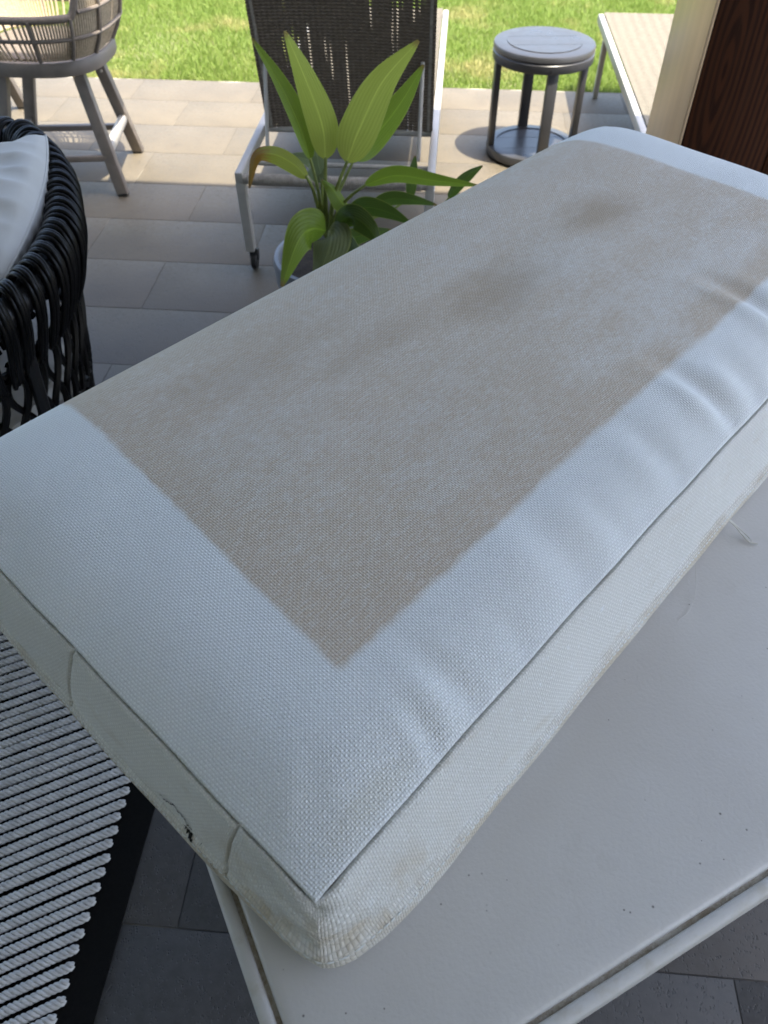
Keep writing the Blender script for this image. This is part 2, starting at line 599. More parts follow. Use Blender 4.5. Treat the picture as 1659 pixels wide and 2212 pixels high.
# leaves
def leaf_mat(name, a, b, spot=0.0):
    t = NT(name, 0.38, spec=0.5)
    uv = t.tc('UV')
    x, y, _ = t.sep(uv)
    n = t.noise(t.mapping(uv, (5, 1.3, 1)), 3.0, 4, 0.6)
    mid = t.ss(t.m('ABSOLUTE', x), 0.07, 0.02)
    c = t.mix(n, a, b)
    ve = t.m('SINE', t.m('ADD', t.m('MULTIPLY', t.m('ABSOLUTE', x), 34), t.m('MULTIPLY', y, -16)))
    c = t.mix(t.m('MULTIPLY', t.ss(ve, 0.2, 0.95), 0.09), c, tuple(min(1, k * 1.7) for k in b))
    c = t.mix(t.m('MULTIPLY', mid, 0.3), c, tuple(min(1, k * 2.0) for k in b))
    rim = t.ss(t.m('ABSOLUTE', x), 0.90, 0.99)
    c = t.mix(t.m('MULTIPLY', rim, 0.55), c, (0.36, 0.42, 0.09))
    if spot:
        sp = t.ss(t.m('ADD', n, t.m('MULTIPLY', t.ss(y, 0.35, 0.75), 0.35)), 0.62, 0.82)
        c = t.mix(t.m('MULTIPLY', sp, spot), c, (0.30, 0.115, 0.018))
    tipm = t.m('MULTIPLY', t.ss(t.m('ADD', y, t.m('MULTIPLY', t.noise(uv, 9, 3), 0.08)), 0.97, 1.03), 0.8)
    c = t.mix(tipm, c, (0.22, 0.13, 0.05))
    blot = t.ss(t.noise(t.mapping(uv, (3, 9, 1)), 2.0, 5, 0.7), 0.60, 0.74)
    c = t.mix(t.m('MULTIPLY', blot, 0.35), c, tuple(k * 0.55 for k in a))
    t.color(c)
    t.bump(ve, 0.0008, 0.5)
    tr = t.n.new('ShaderNodeBsdfTranslucent')
    t.L(t.b.inputs['Base Color'].links[0].from_socket, tr.inputs[0])
    mx = t.n.new('ShaderNodeMixShader')
    mx.inputs[0].default_value = 0.55
    t.L(t.b.outputs[0], mx.inputs[1])
    t.L(tr.outputs[0], mx.inputs[2])
    t.L(mx.outputs[0], t.n['Material Output'].inputs[0])
    M[name] = t.mat


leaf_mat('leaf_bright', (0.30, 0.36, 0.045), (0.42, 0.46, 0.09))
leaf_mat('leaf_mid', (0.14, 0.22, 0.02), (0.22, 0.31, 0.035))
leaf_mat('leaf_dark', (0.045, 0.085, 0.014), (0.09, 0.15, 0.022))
leaf_mat('leaf_yellow', (0.22, 0.29, 0.025), (0.34, 0.36, 0.04), 0.8)
leaf_mat('leaf_grey', (0.13, 0.17, 0.07), (0.22, 0.26, 0.12))
simple('leaf_stalk', (0.20, 0.24, 0.06), 0.5, noise=0.25, nscale=25)
simple('pot_glaze', (0.17, 0.18, 0.20), 0.4, noise=0.1)
simple('potting_soil', (0.05, 0.038, 0.028), 0.95, noise=0.4, nscale=60, bump=0.01)

t = NT('side_table_paint', 0.30, spec=0.5)
n1 = t.noise(t.tc(), 14, 4, 0.6)
t.color(t.mix(n1, (0.042, 0.042, 0.044), (0.060, 0.060, 0.063)))
t.rough(t.rng(n1, 0.3, 0.7, 0.26, 0.40))
M['side_table_paint'] = t.mat

t = NT('column_metal', 0.34, metallic=0.55)
oc = t.tc()
br = t.ss(t.noise(t.mapping(oc, (26, 26, 0.8)), 1.0, 5, 0.7), 0.25, 0.75)
t.color(t.mix(br, (0.55, 0.40, 0.25), (0.67, 0.50, 0.325)))
t.rough(t.rng(br, 0.0, 1.0, 0.36, 0.44))
M['column_metal'] = t.mat

t = NT('dark_timber', 0.6, spec=0.15)
oc = t.tc()
w = t.n.new('ShaderNodeTexWave')
w.wave_type = 'RINGS'
w.rings_direction = 'Y'
t.L(t.mapping(oc, (9, 1.0, 1.3), (-0.54, 0.0, -1.02)), w.inputs['Vector'])
w.inputs['Scale'].default_value = 2.6
w.inputs['Distortion'].default_value = 3.2
w.inputs['Detail'].default_value = 5
w.inputs['Detail Scale'].default_value = 1.3
fib = t.noise(t.mapping(oc, (150, 150, 3)), 1.0, 4, 0.65)
c = t.mix(t.ss(w.outputs[0], 0.15, 0.85), (0.022, 0.0068, 0.0027), (0.055, 0.0175, 0.0064))
c = t.mix(t.m('MULTIPLY', t.ss(fib, 0.4, 0.75), 0.6), c, (0.055, 0.022, 0.010))
t.color(c)
t.bump(fib, 0.0008, 0.5)
M['dark_timber'] = t.mat
simple('roof_plaster', (0.50, 0.48, 0.45), 0.9, noise=0.03)
simple('added_wall_plaster', (0.50, 0.48, 0.44), 0.9, noise=0.05, nscale=8)
simple('thread', (0.62, 0.61, 0.57), 0.9)
simple('stitch', (0.66, 0.68, 0.67), 0.85)
simple('tear_dark', (0.008, 0.008, 0.007), 0.95)

# ------------------------------------------------------------------ setting: patio, lawn, roof, added wall
LAWN_Y = 4.215
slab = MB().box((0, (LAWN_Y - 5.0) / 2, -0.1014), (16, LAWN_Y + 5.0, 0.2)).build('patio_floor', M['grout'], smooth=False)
slab['kind'] = 'structure'
paver_mesh = {}


def paver(x0, x1, y0, y1):
    key = (round(x1 - x0, 3), round(y1 - y0, 3))
    if key not in paver_mesh:
        w, d = key
        b = MB().box((0, 0, -0.008), (w - 0.0024, d - 0.0024, 0.016), 0.0007)
        me = b.mesh('paver', True, 30)
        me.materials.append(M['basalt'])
        paver_mesh[key] = me
    o = link('paver', paver_mesh[key], slab)
    o.location = ((x0 + x1) / 2, (y0 + y1) / 2, random.uniform(-0.0003, 0.0003))
    o.rotation_euler = (random.uniform(-0.0005, 0.0005), random.uniform(-0.0003, 0.0003), 0)


for k in range(-7, 7):
    y0 = 2.133 + k * 0.3
    y1 = y0 + 0.3 if k < 6 else LAWN_Y - 0.012
    off = -0.97 if k % 2 == 0 else -1.27
    for n in range(-4, 6):
        paver(off + n * 0.6, off + (n + 1) * 0.6, y0, y1)
# further rows behind the photographer, as one mass
b = MB()
for k in range(-23, -7):
    y0 = 2.133 + k * 0.3
    off = -0.97 if k % 2 == 0 else -1.27
    for n in range(-7, 9):
        b.box((off + (n + 0.5) * 0.6, y0 + 0.15, -0.008), (0.595, 0.295, 0.016))
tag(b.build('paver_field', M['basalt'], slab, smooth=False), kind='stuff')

lawn = MB().grid(np.array([[(x, y, -0.03 + 0.012 * math.sin(x * 1.3) * math.sin(y * 1.1) * (1 if y > 4.6 else 0))
                            for y in np.linspace(LAWN_Y + 0.002, 60, 90)] for x in np.linspace(-45, 45, 90)])).build('lawn', M['soil'])
lawn['kind'] = 'structure'


def grass(n, x0, x1, y0, y1, hmin, hmax, wmul=1.0):
    x = rng.uniform(x0, x1, n)
    y = rng.uniform(y0, y1, n)
    h = rng.uniform(hmin, hmax, n) * (0.75 + 0.5 * np.sin(x * 3.1 + np.sin(y * 2.3)) ** 2)
    a = rng.uniform(0, 2 * math.pi, n)
    w = rng.uniform(0.0016, 0.0032, n) * wmul
    lean = rng.uniform(0.2, 1.1, n) * h
    la = rng.uniform(0, 2 * math.pi, n)
    V = np.empty((n, 5, 3))
    dx, dy = np.cos(a) * w, np.sin(a) * w
    lx, ly = np.cos(la) * lean, np.sin(la) * lean
    base = np.stack([x, y, np.full(n, -0.03)], 1)
    V[:, 0] = base + np.stack([-dx, -dy, 0 * dx], 1)
    V[:, 1] = base + np.stack([dx, dy, 0 * dx], 1)
    V[:, 2] = base + np.stack([-dx * .8 + lx * .35, -dy * .8 + ly * .35, h * .62], 1)
    V[:, 3] = base + np.stack([dx * .8 + lx * .35, dy * .8 + ly * .35, h * .62], 1)
    V[:, 4] = base + np.stack([lx, ly, h], 1)
    idx = np.arange(n)[:, None] * 5
    q = idx + np.array([0, 1, 3, 2])
    tr_ = idx + np.array([2, 3, 4])
    me = bpy.data.meshes.new('grass')
    me.vertices.add(n * 5)
    me.vertices.foreach_set('co', V.ravel())
    me.loops.add(n * 7)
    me.loops.foreach_set('vertex_index', np.concatenate([q, tr_], 1).ravel().astype(np.int32))
    me.polygons.add(n * 2)
    st = (np.arange(n)[:, None] * 7 + np.array([0, 4])).ravel().astype(np.int32)
    me.polygons.foreach_set('loop_start', st)
    me.update(calc_edges=True)
    me.validate()
    return me


g1 = grass(190000, -3.6, 2.6, LAWN_Y + 0.010, 6.6, 0.024, 0.042, 0.8)
o = link('grass', g1, None, M['grass_blade'])
tag(o, 'short sunlit green lawn grass with dry straw patches beyond the paving', 'grass', kind='stuff')
g2 = grass(60000, -7, 6, 6.6, 11, 0.035, 0.06, 2.2)
o = link('grass', g2, None, M['grass_blade'])
tag(o, 'far stretch of lawn grass behind the nearer turf', 'grass', kind='stuff')

EAVE_Z = 2.8
EAVE_Y = 3.015 - 0.19 * EAVE_Z
roof = MB().box((-1.6, (EAVE_Y - 1.8) / 2, EAVE_Z + 0.11), (7.4, EAVE_Y + 1.8, 0.22), 0.01).build('patio_roof', M['roof_plaster'], smooth=False)
roof['kind'] = 'structure'
wall = MB().box((-1.6, -1.7, EAVE_Z / 2), (7.4, 0.2, EAVE_Z - 0.006)).build('added_wall', M['added_wall_plaster'], smooth=False)  # unseen wall added behind the camera, placed and toned to shape the fill light
wall['kind'] = 'structure'


# column: metal-faced return, timber front
colm = tag(empty('column', (0.56, 2.0, 0)), 'timber-clad column with brushed bronze metal return at the right edge', 'column')
b = MB().box((0.26, 0.185, EAVE_Z / 2), (0.50, 0.31, EAVE_Z - 0.01))
b.build('core', M['dark_timber'], colm, smooth=False)
MB().box((0.004, 0.1775, EAVE_Z / 2), (0.008, 0.351, EAVE_Z - 0.012), 0.0015).build('metal_return', M['column_metal'], colm, autosmooth=30)
for k, (a0, a1) in enumerate(((0.0095, 0.2195), (0.2225, 0.4325), (0.4355, 0.52))):
    MB().box(((a0 + a1) / 2, 0.012, EAVE_Z / 2), (a1 - a0, 0.020, EAVE_Z - 0.012), 0.001).build('timber_board', M['dark_timber'], colm, autosmooth=30)

# ------------------------------------------------------------------ table
TZ = 0.75
tab = tag(empty('table', (-0.045, 0.013, 0), R(31.5)), 'pale grey painted table with grooved rim carrying the stained cushion', 'table')
TL, TW = 1.35, 0.68


def rect_loop(d, z):
    """rectangle inset by d with rounded corners"""
    r = max(0.012 - d, 0.001)
    pts = []
    for cx, cy, a0 in ((TL - d - r, d + r, -90), (TL - d - r, TW - d - r, 0), (d + r, TW - d - r, 90), (d + r, d + r, 180)):
        for k in range(7):
            a = R(a0 + 90 * k / 6)
            pts.append((cx + r * math.cos(a), cy + r * math.sin(a), z))
    return pts


def loops_mesh(prof):
    P = np.array([rect_loop(d, z) for d, z in prof])      # (n, m, 3)
    return P.transpose(1, 0, 2)


top_prof = [(0.0150, TZ - 0.0062), (0.0152, TZ - 0.0036), (0.0164, TZ - 0.0018), (0.0190, TZ - 0.0007), (0.024, TZ - 0.0002), (0.034, TZ)]
b = MB()
P = loops_mesh(top_prof)
b.grid(P, wrap=True)
n0 = len(b.v)
b.add([tuple(p[-1]) for p in P], [tuple(range(len(P)))])
b.build('table_top', M['table_paint'], tab, autosmooth=50)
b = MB().grid(loops_mesh([(0.0110, TZ - 0.0064), (0.0132, TZ - 0.0066), (0.0153, TZ - 0.0060)]), wrap=True)
b.build('groove', M['groove_dirt'], tab)
b = MB().grid(loops_mesh([(0.0, TZ - 0.034), (0.0, TZ - 0.0065), (0.0008, TZ - 0.0042), (0.003, TZ - 0.0028), (0.007, TZ - 0.0022),
                          (0.0096, TZ - 0.0026), (0.0108, TZ - 0.004), (0.0112, TZ - 0.007)]), wrap=True)
b.build('rim', M['table_edge'], tab, autosmooth=60)
b = MB().box((TL / 2, TW / 2, TZ - 0.022), (TL - 0.03, TW - 0.03, 0.024))
b.build('underside', M['table_edge'], tab, smooth=False)
for x in (0.20, TL - 0.12):
    for y in (0.20, TW - 0.10):
        MB().box((x, y, (TZ - 0.036) / 2), (0.055, 0.055, TZ - 0.036), 0.004).build('leg', M['table_edge'], tab)

# ------------------------------------------------------------------ cushion
CL, CW = 1.275, 0.580
ZS, ZB = 0.857, 0.7625
cush = tag(empty('cushion', (-0.058, 0.150, 0), R(51.8)), 'large pale blue-grey box cushion with a brown stained rectangle on the table', 'cushion')


def plan(x, y):
    """plan warp that rounds the corners and bows the long edges a touch"""
    X, Y = np.array(x, float), np.array(y, float)
    ox, oy = X.copy(), Y.copy()
    for cx, cy, r, k in ((0, 0, 0.018, 0.0015), (CL, 0, 0.05, 0.016), (0, CW, 0.04, 0.012), (CL, CW, 0.065, 0.024)):
        w = np.exp(-(np.abs(X - cx) + np.abs(Y - cy)) / r) * k
        ox += w * (1 if cx == 0 else -1)
        oy += w * (1 if cy == 0 else -1)
    ox -= 0.055 * np.clip(1 - Y / CW, 0, 1) * np.clip(X / CL, 0, 1) ** 4     # the far end runs a little askew
    oy += 0.008 * np.sin(math.pi * np.clip(X / CL, 0, 1)) * np.clip(1 - Y / 0.2, 0, 1)
    # slight waviness of the seams
    oy += 0.0004 * np.sin(X * 43 + 0.6) * np.exp(-Y / 0.03)
    ox += 0.0004 * np.sin(Y * 47) * np.exp(-X / 0.03)
    return ox, oy


SEAM_IN, SEAM_DROP = 0.0030, 0.0055


def border_spacing(L, n):
    e = np.array([0, 0.0004, 0.0008, 0.0012, 0.0017, 0.0024, 0.0036, 0.0055, 0.0085, 0.013, 0.019, 0.027, 0.036])
    mid = np.linspace(0.046, L - 0.046, n)
    return np.concatenate([e, mid, (L - e)[::-1]])


CREASE = [  # start on the near-right seam, direction, length, width, depth
    (0.135, 0.00, 80, 0.055, 0.008, 0.0020), (0.185, 0.0, 95, 0.085, 0.012, 0.0026), (0.255, 0.0, 92, 0.05, 0.012, 0.0014),
    (0.345, 0.0, 86, 0.12, 0.020, 0.0026), (0.415, 0.0, 96, 0.07, 0.012, 0.0012), (0.520, 0.0, 88, 0.11, 0.017, 0.0026),
    (0.640, 0.012, 92, 0.105, 0.014, 0.0058), (0.700, 0.0, 84, 0.08, 0.016, 0.0026), (0.835, 0.018, 90, 0.15, 0.015, 0.0064),
    (0.905, 0.0, 95, 0.10, 0.015, 0.0030), (1.03, 0.0, 88, 0.10, 0.015, 0.0035),
    (0.0, 0.16, 10, 0.05, 0.012, 0.0010), (0.0, 0.30, -8, 0.07, 0.016, 0.0012), (0.0, 0.42, 5, 0.09, 0.018, 0.0016),
    (0.03, 0.03, 45, 0.06, 0.010, 0.0012)]


def top_height(x, y):
    dx = np.minimum(x, CL - x)
    dy = np.minimum(y, CW - y)
    h = 0.032 * np.tanh(dx / 0.060) * np.tanh(dy / 0.055)
    h = h - 0.009 * np.exp(-(x + y) / 0.035)               # the near corner is pulled down
    h = h + 0.012 * np.sin(math.pi * np.clip(x / CL, 0, 1)) * np.sin(math.pi * np.clip(y / CW, 0, 1))
    d = np.minimum(dx, dy)
    h = h - SEAM_DROP * np.exp(-(d / 0.0011) ** 1.5)      # turns down into the seam
    for sx, sy, a, ln, w, dep in CREASE:
        ca, sa = math.cos(R(a)), math.sin(R(a))
        u = (x - sx) * ca + (y - sy) * sa
        v = -(x - sx) * sa + (y - sy) * ca
        env = np.exp(-((u - ln * 0.35) / (ln * 0.48)) ** 2) * np.clip(d / 0.010, 0, 1)
        h = h - dep * env * (np.exp(-(v / w) ** 2) - 0.75 * np.exp(-((v - 1.9 * w) / (1.1 * w)) ** 2) - 0.35 * np.exp(-((v + 1.9 * w) / (1.2 * w)) ** 2))
    h = h + 0.0014 * np.sin(x * 17 + 2 * np.sin(y * 9)) * np.sin(y * 13 + x * 5) * np.clip(d / 0.05, 0, 1)
    return ZS + h


xs = border_spacing(CL, 240)
ys = border_spacing(CW, 110)
GX, GY = np.meshgrid(xs, ys, indexing='ij')
px, py = plan(GX, GY)
px += SEAM_IN * (np.exp(-(GX / 0.0010) ** 1.5) - np.exp(-((CL - GX) / 0.0010) ** 1.5))
py += SEAM_IN * (np.exp(-(GY / 0.0010) ** 1.5) - np.exp(-((CW - GY) / 0.0010) ** 1.5))
pz = top_height(GX, GY)
P = np.stack([px, py, pz], 2)
MB().grid(P).build('top_panel', M['cushion_top_fabric'], cush, autosmooth=None, uv=np.stack([GX, GY], 2).reshape(-1, 2))


# the boxing: a ring around the plan outline, s measured from the near corner
# (positive along the long right side, negative along the near-left side)
def outline(s):
    per = 2 * (CL + CW)
    s = s % per
    if s < CL:
        return s, 0.0
    s -= CL
    if s < CW:
        return CL, s
    s -= CW
    if s < CL:
        return CL - s, CW
    s -= CL
    return 0.0, CW - s


def ring_point(s, tt, extra=0.0):
    """point on the boxing; tt 0 bottom .. 1 top"""
    x, y = outline(s)
    bx, by = plan(x, y)
    ins = 0.022
    qx, qy = min(max(x, ins), CL - ins), min(max(y, ins), CW - ins)
    nx, ny = x - qx, y - qy
    l = math.hypot(nx, ny)
    nx, ny = nx / l, ny / l
    dc = min(math.hypot(x - cx, y - cy) for cx in (0, CL) for cy in (0, CW))
    if y == 0.0:
        amp = 0.017 + 0.020 * (1 - math.exp(-dc / 0.022))
    elif x == 0.0:
        amp = 0.017 + 0.008 * (1 - math.exp(-dc / 0.10))
    else:
        amp = 0.017 + 0.014 * (1 - math.exp(-dc / 0.05))
    q = min(1, max(0, tt))
    o = amp * ((1 - q) ** 1.1 + 0.16 * math.sin(math.pi * q) - 0.12 * math.exp(-(q / 0.05) ** 2)) + 0.002 * (1 - q)
    # seam grooves at the top edge and at the lower band
    o -= SEAM_IN * math.exp(-((1 - tt) * 0.09 / 0.0011) ** 1.5)
    o += 0.0012 * math.exp(-(((1 - tt) * 0.09 - 0.006) / 0.004) ** 2)
    # a stitched double seam runs round the lower third and climbs a little at the corners
    tg = 0.20 + 0.11 * math.exp(-dc / 0.07)
    o -= 0.0038 * math.exp(-(((tt - tg) * 0.09) / 0.0013) ** 2)
    o += 0.0026 * math.exp(-(((tt - tg - 0.045) * 0.09) / 0.0026) ** 2)
    o -= 0.0030 * math.exp(-(((tt - tg - 0.10) * 0.09) / 0.0013) ** 2) * (0.35 + 0.65 * math.exp(-dc / 0.10))
    # the corner of the boxing is pinched in under the top seam
    o -= 0.0060 * math.exp(-(dc / 0.007) ** 2) * math.exp(-((q - 0.88) / 0.13) ** 2)
    o += 0.0028 * math.exp(-((dc - 0.020) / 0.011) ** 2) * math.exp(-((q - 0.86) / 0.13) ** 2)
    # gentle lumps and corner puckers
    o += 0.0007 * math.sin(s * 29 + 1.3 * math.sin(tt * 4)) * math.sin(math.pi * tt)
    pk = math.exp(-dc / 0.05)
    o += pk * 0.0032 * math.sin(tt * 21 + 3 * dc / 0.05) * math.sin(math.pi * tt)
    o += pk * 0.0012 * math.sin(tt * 43 - 2 * dc / 0.03) * math.sin(math.pi * tt)
    o += extra
    z = ZB + (ZS - 0.001 - ZB) * tt - 0.0045 * math.exp(-((1 - tt) * 0.09 / 0.0009) ** 1.5)
    z -= 0.008 * q * math.exp(-(x + y) / 0.035)
    return (bx + nx * o, by + ny * o, z)


def ss_list(a, b, step=0.012):
    n = max(4, int((b - a) / step))
    base = list(np.linspace(a, b, n))
    per = 2 * (CL + CW)
    extra = []
    for c in (-CW, 0.0, CL, CL + CW):
        if a < c < b:
            extra += [c + d for d in (-0.03, -0.022, -0.016, -0.011, -0.007, -0.004, -0.0015, 0, 0.0015, 0.004, 0.007, 0.011, 0.016, 0.022, 0.03)]
    ends = [a + d for d in (0.0006, 0.0014, 0.0026, 0.0045)] + [b - d for d in (0.0006, 0.0014, 0.0026, 0.0045)]
    return sorted(set(round(v, 6) for v in base + extra + ends if a <= v <= b))


TT_UP = sorted(set(list(np.linspace(0.20, 1.0, 56)) + [0.955, 0.968, 0.978, 0.984, 0.988, 0.992, 0.996]))
TT_LO = sorted(set(list(np.linspace(0.0, 0.20, 15))+ [0.01]))


def boxing(name, a, b, tts, close_ends=True):
    S = ss_list(a, b)
    P = np.zeros((len(S), len(tts), 3))
    UV = np.zeros((len(S), len(tts), 2))
    for i, s in enumerate(S):
        de = min(s - a, b - s) if close_ends else 1
        ex = -0.0040 * math.exp(-(de / 0.0014) ** 1.5)
        for j, tt in enumerate(tts):
            bow = 0.007 * math.sin(math.pi * tt) * sum(math.exp(-((s - q_) / 0.02) ** 2) for q_ in (S1, S2))
            P[i, j] = ring_point(s - bow, tt, ex)
            UV[i, j] = (s, tt * 0.092)
    return MB().grid(P).build(name, M['cushion_side_fabric'], cush, autosmooth=None, uv=UV.reshape(-1, 2))


S1, S2 = -0.0775, -0.290            # upright seams on the near-left side
boxing('corner_side_panel', S1, CL * 0.999, TT_UP)
boxing('end_side_panel', S2, S1, TT_UP)
boxing('back_side_panel', CL * 0.999 - 2 * (CL + CW) , S2, TT_UP)
boxing('lower_band', -(CL + 2 * CW), CL, TT_LO)
# bottom
bl = []
per = 2 * (CL + CW)
SB = ss_list(-(CL + 2 * CW) + 1e-4, CL, 0.02)
P = []
for s in SB:
    p0 = np.array(ring_point(s, 0.0))
    c0 = np.array((CL / 2, CW / 2, 0))
    row = [p0]
    tgt = np.array((np.clip(p0[0], 0.03, CL - 0.03), np.clip(p0[1], 0.03, CW - 0.03)))
    for w, z in ((0.08, 0.7575), (0.25, 0.7535), (0.55, 0.7518), (1.0, 0.7510)):
        e_ = p0[:2] + (tgt - p0[:2]) * w
        row.append(np.array((e_[0], e_[1], z)))
    P.append(row)
P = np.array(P)
b = MB().grid(P, flip=True)
b.add([tuple(p[-1]) for p in P], [tuple(range(len(P)))[::-1]])
b.build('bottom_panel', M['cushion_side_fabric'], cush, uv=np.array([(v[0], 0.02) for v in b.v]))

# stitching above the lower band
b = MB()
for s in np.arange(-0.53, CL - 0.02, 0.0062):
    tq = 0.235 + 0.11 * math.exp(-(abs(s) if s < 0.5 else 9) / 0.07)
    p = [Vector(ring_point(s + d, tq, 0.0004)) for d in (0, 0.0022, 0.0044)]
    b.tube([p[0], p[1] + Vector((0, 0, 0.0001)), p[2]], [0.0003, 0.0009, 0.0003], 5, cap=False)
tag(b.build('stitching', M['stitch'], cush), kind='stuff')

# torn slit in the boxing on the near-left side
b = MB()


def slit(s0, s1, t0, t1, wmax, seed, n=46):
    r = random.Random(seed)
    up, lo = [], []
    drift = 0
    for i in range(n):
        f = i / (n - 1)
        s = s0 + (s1 - s0) * f
        drift += r.uniform(-0.02, 0.02)
        tt = t0 + (t1 - t0) * f + drift
        wv = wmax * (math.sin(math.pi * f) ** 0.6) * r.uniform(0.15, 1.0)
        up.append(ring_point(s, tt + wv / 0.09, 0.0007))
        lo.append(ring_point(s, tt - wv / 0.09, 0.0007))
    P = np.array([up, lo])
    b.grid(P)


slit(-0.166, -0.122, 0.44, 0.35, 0.0013, 4)
slit(-0.134, -0.120, 0.345, 0.32, 0.0026, 9, 16)
slit(-0.114, -0.1125, 0.30, 0.295, 0.0007, 2, 6)
slit(-0.108, -0.092, 0.27, 0.22, 0.0006, 12, 20)
b.build('tear', M['tear_dark'], cush, smooth=False)

# frayed threads hanging off the lower edge onto the table
for k, (pts, r) in enumerate((
        ([(0.598, -0.026, 0.772), (0.602, -0.036, 0.764), (0.604, -0.046, 0.756), (0.603, -0.056, 0.7525), (0.607, -0.064, 0.752)], 0.0009),
        ([(0.601, -0.027, 0.770), (0.606, -0.038, 0.761), (0.609, -0.050, 0.7535), (0.606, -0.058, 0.752)], 0.0007),
        ([(0.520, -0.030, 0.765), (0.500, -0.044, 0.756), (0.475, -0.052, 0.7515), (0.455, -0.050, 0.7512)], 0.00022))):
    MB().tube(smooth_path(pts, 16), r, 5).build('loose_thread', M['thread'], cush)

# ------------------------------------------------------------------ rug
rug = tag(empty('rug', (0, 0, 0)), 'flat black rug with diagonal off-white cords on the dark paving', 'rug')
MB().box((-1.33, 0.16, 0.004), (1.736, 2.30, 0.006), 0.002).build('base', M['rug_black'], rug)
PITCH = 0.0239
CA = R(29)


def cord_mesh(length, name):
    b = MB()
    n = int(length / 0.0022)
    for k in range(3):
        pts = []
        for i in range(n + 1):
            x = -length * i / n
            a = 2 * math.pi * (x / 0.026 + k / 3)
            f = min(1, i / 3 + 0.35)
            pts.append((x, 0.0048 * math.cos(a) * f, 0.0044 * math.sin(a) * f * 0.8))
        b.tube(pts, 0.0037, 5, squash=1.0)
    me = b.mesh(name, True, None)
    me.materials.append(M['rug_cord'])
    return me


LC = 0.76
cm = cord_mesh(LC, 'cord')
for sgn, xe in ((1, -0.516), (-1, -0.516 - LC * math.cos(CA) - 0.012)):
    yy = -0.62
    i = 0
    while yy < 1.25 + (0.0 if sgn > 0 else -0.33):
        y_here = yy if sgn > 0 else yy - LC * math.sin(CA) + 0.30
        low = y_here - sgn * LC * math.sin(CA)
        if -0.93 < y_here < 1.27 and -0.95 < low < 1.27:
            o = link('cord', cm, rug)
            o.location = (xe + random.uniform(-0.003, 0.003), y_here + random.uniform(-0.0008, 0.0008), 0.0140)
            o.rotation_euler = (random.uniform(0, 0.35), 0, sgn * CA + random.uniform(-0.0035, 0.0035))
        yy += PITCH

# ------------------------------------------------------------------ black woven tub chair and its pillow
chair = tag(empty('woven_armchair', (-1.10, 1.32, 0)), 'black woven rattan tub armchair with a pale pillow at the left edge', 'armchair')
rim_ctrl = [(-1.032, 1.778, .67), (-0.952, 1.743, .67), (-0.857, 1.628, .67), (-0.789, 1.503, .67), (-0.737, 1.368, .67), (-0.718, 1.235, .67),
            (-0.724, 1.128, .67), (-0.747, 1.038, .665), (-0.802, 0.958, .655), (-0.912, 0.888, .64), (-1.092, 0.858, .61), (-1.342, 0.958, .58), (-1.492, 1.238, .58),
            (-1.432, 1.538, .61), (-1.242, 1.733, .65)]
NR = 62
rim = smooth_path(rim_ctrl, 840, True)
seglen = np.linalg.norm(np.roll(rim, -1, 0) - rim, axis=1)
cum = np.concatenate([[0], np.cumsum(seglen)])
RLEN = cum[-1]


def rim_at(u):
    u = (u % 1.0) * RLEN
    i = int(np.searchsorted(cum, u, side='right') - 1) % len(rim)
    f = (u - cum[i]) / max(1e-9, seglen[i])
    return rim[i] * (1 - f) + rim[(i + 1) % len(rim)] * f


CC = np.array([-1.10, 1.32])


def body(u, z):
    """outer wall of the chair: leans in towards the floor"""
    p = rim_at(u)
    f = max(0, min(1, (p[2] - z) / p[2]))
    k = 1 - 0.30 * f ** 1.15
    q = CC + (p[:2] - CC) * k
    return np.array([q[0], q[1], z])


def loc(p):
    return (p[0] - CC[0], p[1] - CC[1], p[2])


MB().tube([loc(p) for p in rim[::6]], 0.026, 10, True).build('rim_core', M['black_metal'], chair)
b = MB()
prof = smooth_path([(-0.006, -0.026, -0.070), (-0.005, -0.036, -0.025), (0.0, -0.032, 0.016), (0.008, -0.010, 0.038), (0.019, 0.013, 0.036),
                    (0.029, 0.028, 0.008), (0.034, 0.026, -0.030), (0.036, 0.017, -0.065), (0.033, 0.004, -0.100), (0.027, -0.010, -0.130)], 30)
for k in range(4):
    b.tube([(p[0] + (k - 1.5) * 0.0068, p[1] + (0.0045 if k in (1, 2) else 0), p[2] + (0.0055 if k in (1, 2) else 0)) for p in prof], 0.0052, 6)
wrap_me = b.mesh('rim_wrap', True, None)
wrap_me.materials.append(M['black_rattan'])
for i in range(NR):
    u = i / NR
    p = rim_at(u)
    tv = Vector(rim_at(u + 0.004) - rim_at(u - 0.004)).normalized()
    outw = tv.cross(Vector((0, 0, 1))).normalized()
    if outw.dot(Vector((p[0] - CC[0], p[1] - CC[1], 0))) < 0:
        outw = -outw
    up = outw.cross(tv) if outw.cross(tv).z > 0 else tv.cross(outw)
    mtx = Matrix.Translation(Vector(loc(p))) @ Matrix((tv, outw, up)).transposed().to_4x4()
    o = link('rim_wrap', wrap_me, chair)
    o.matrix_local = mtx @ Matrix.Rotation(random.uniform(-0.06, 0.06), 4, 'Z')
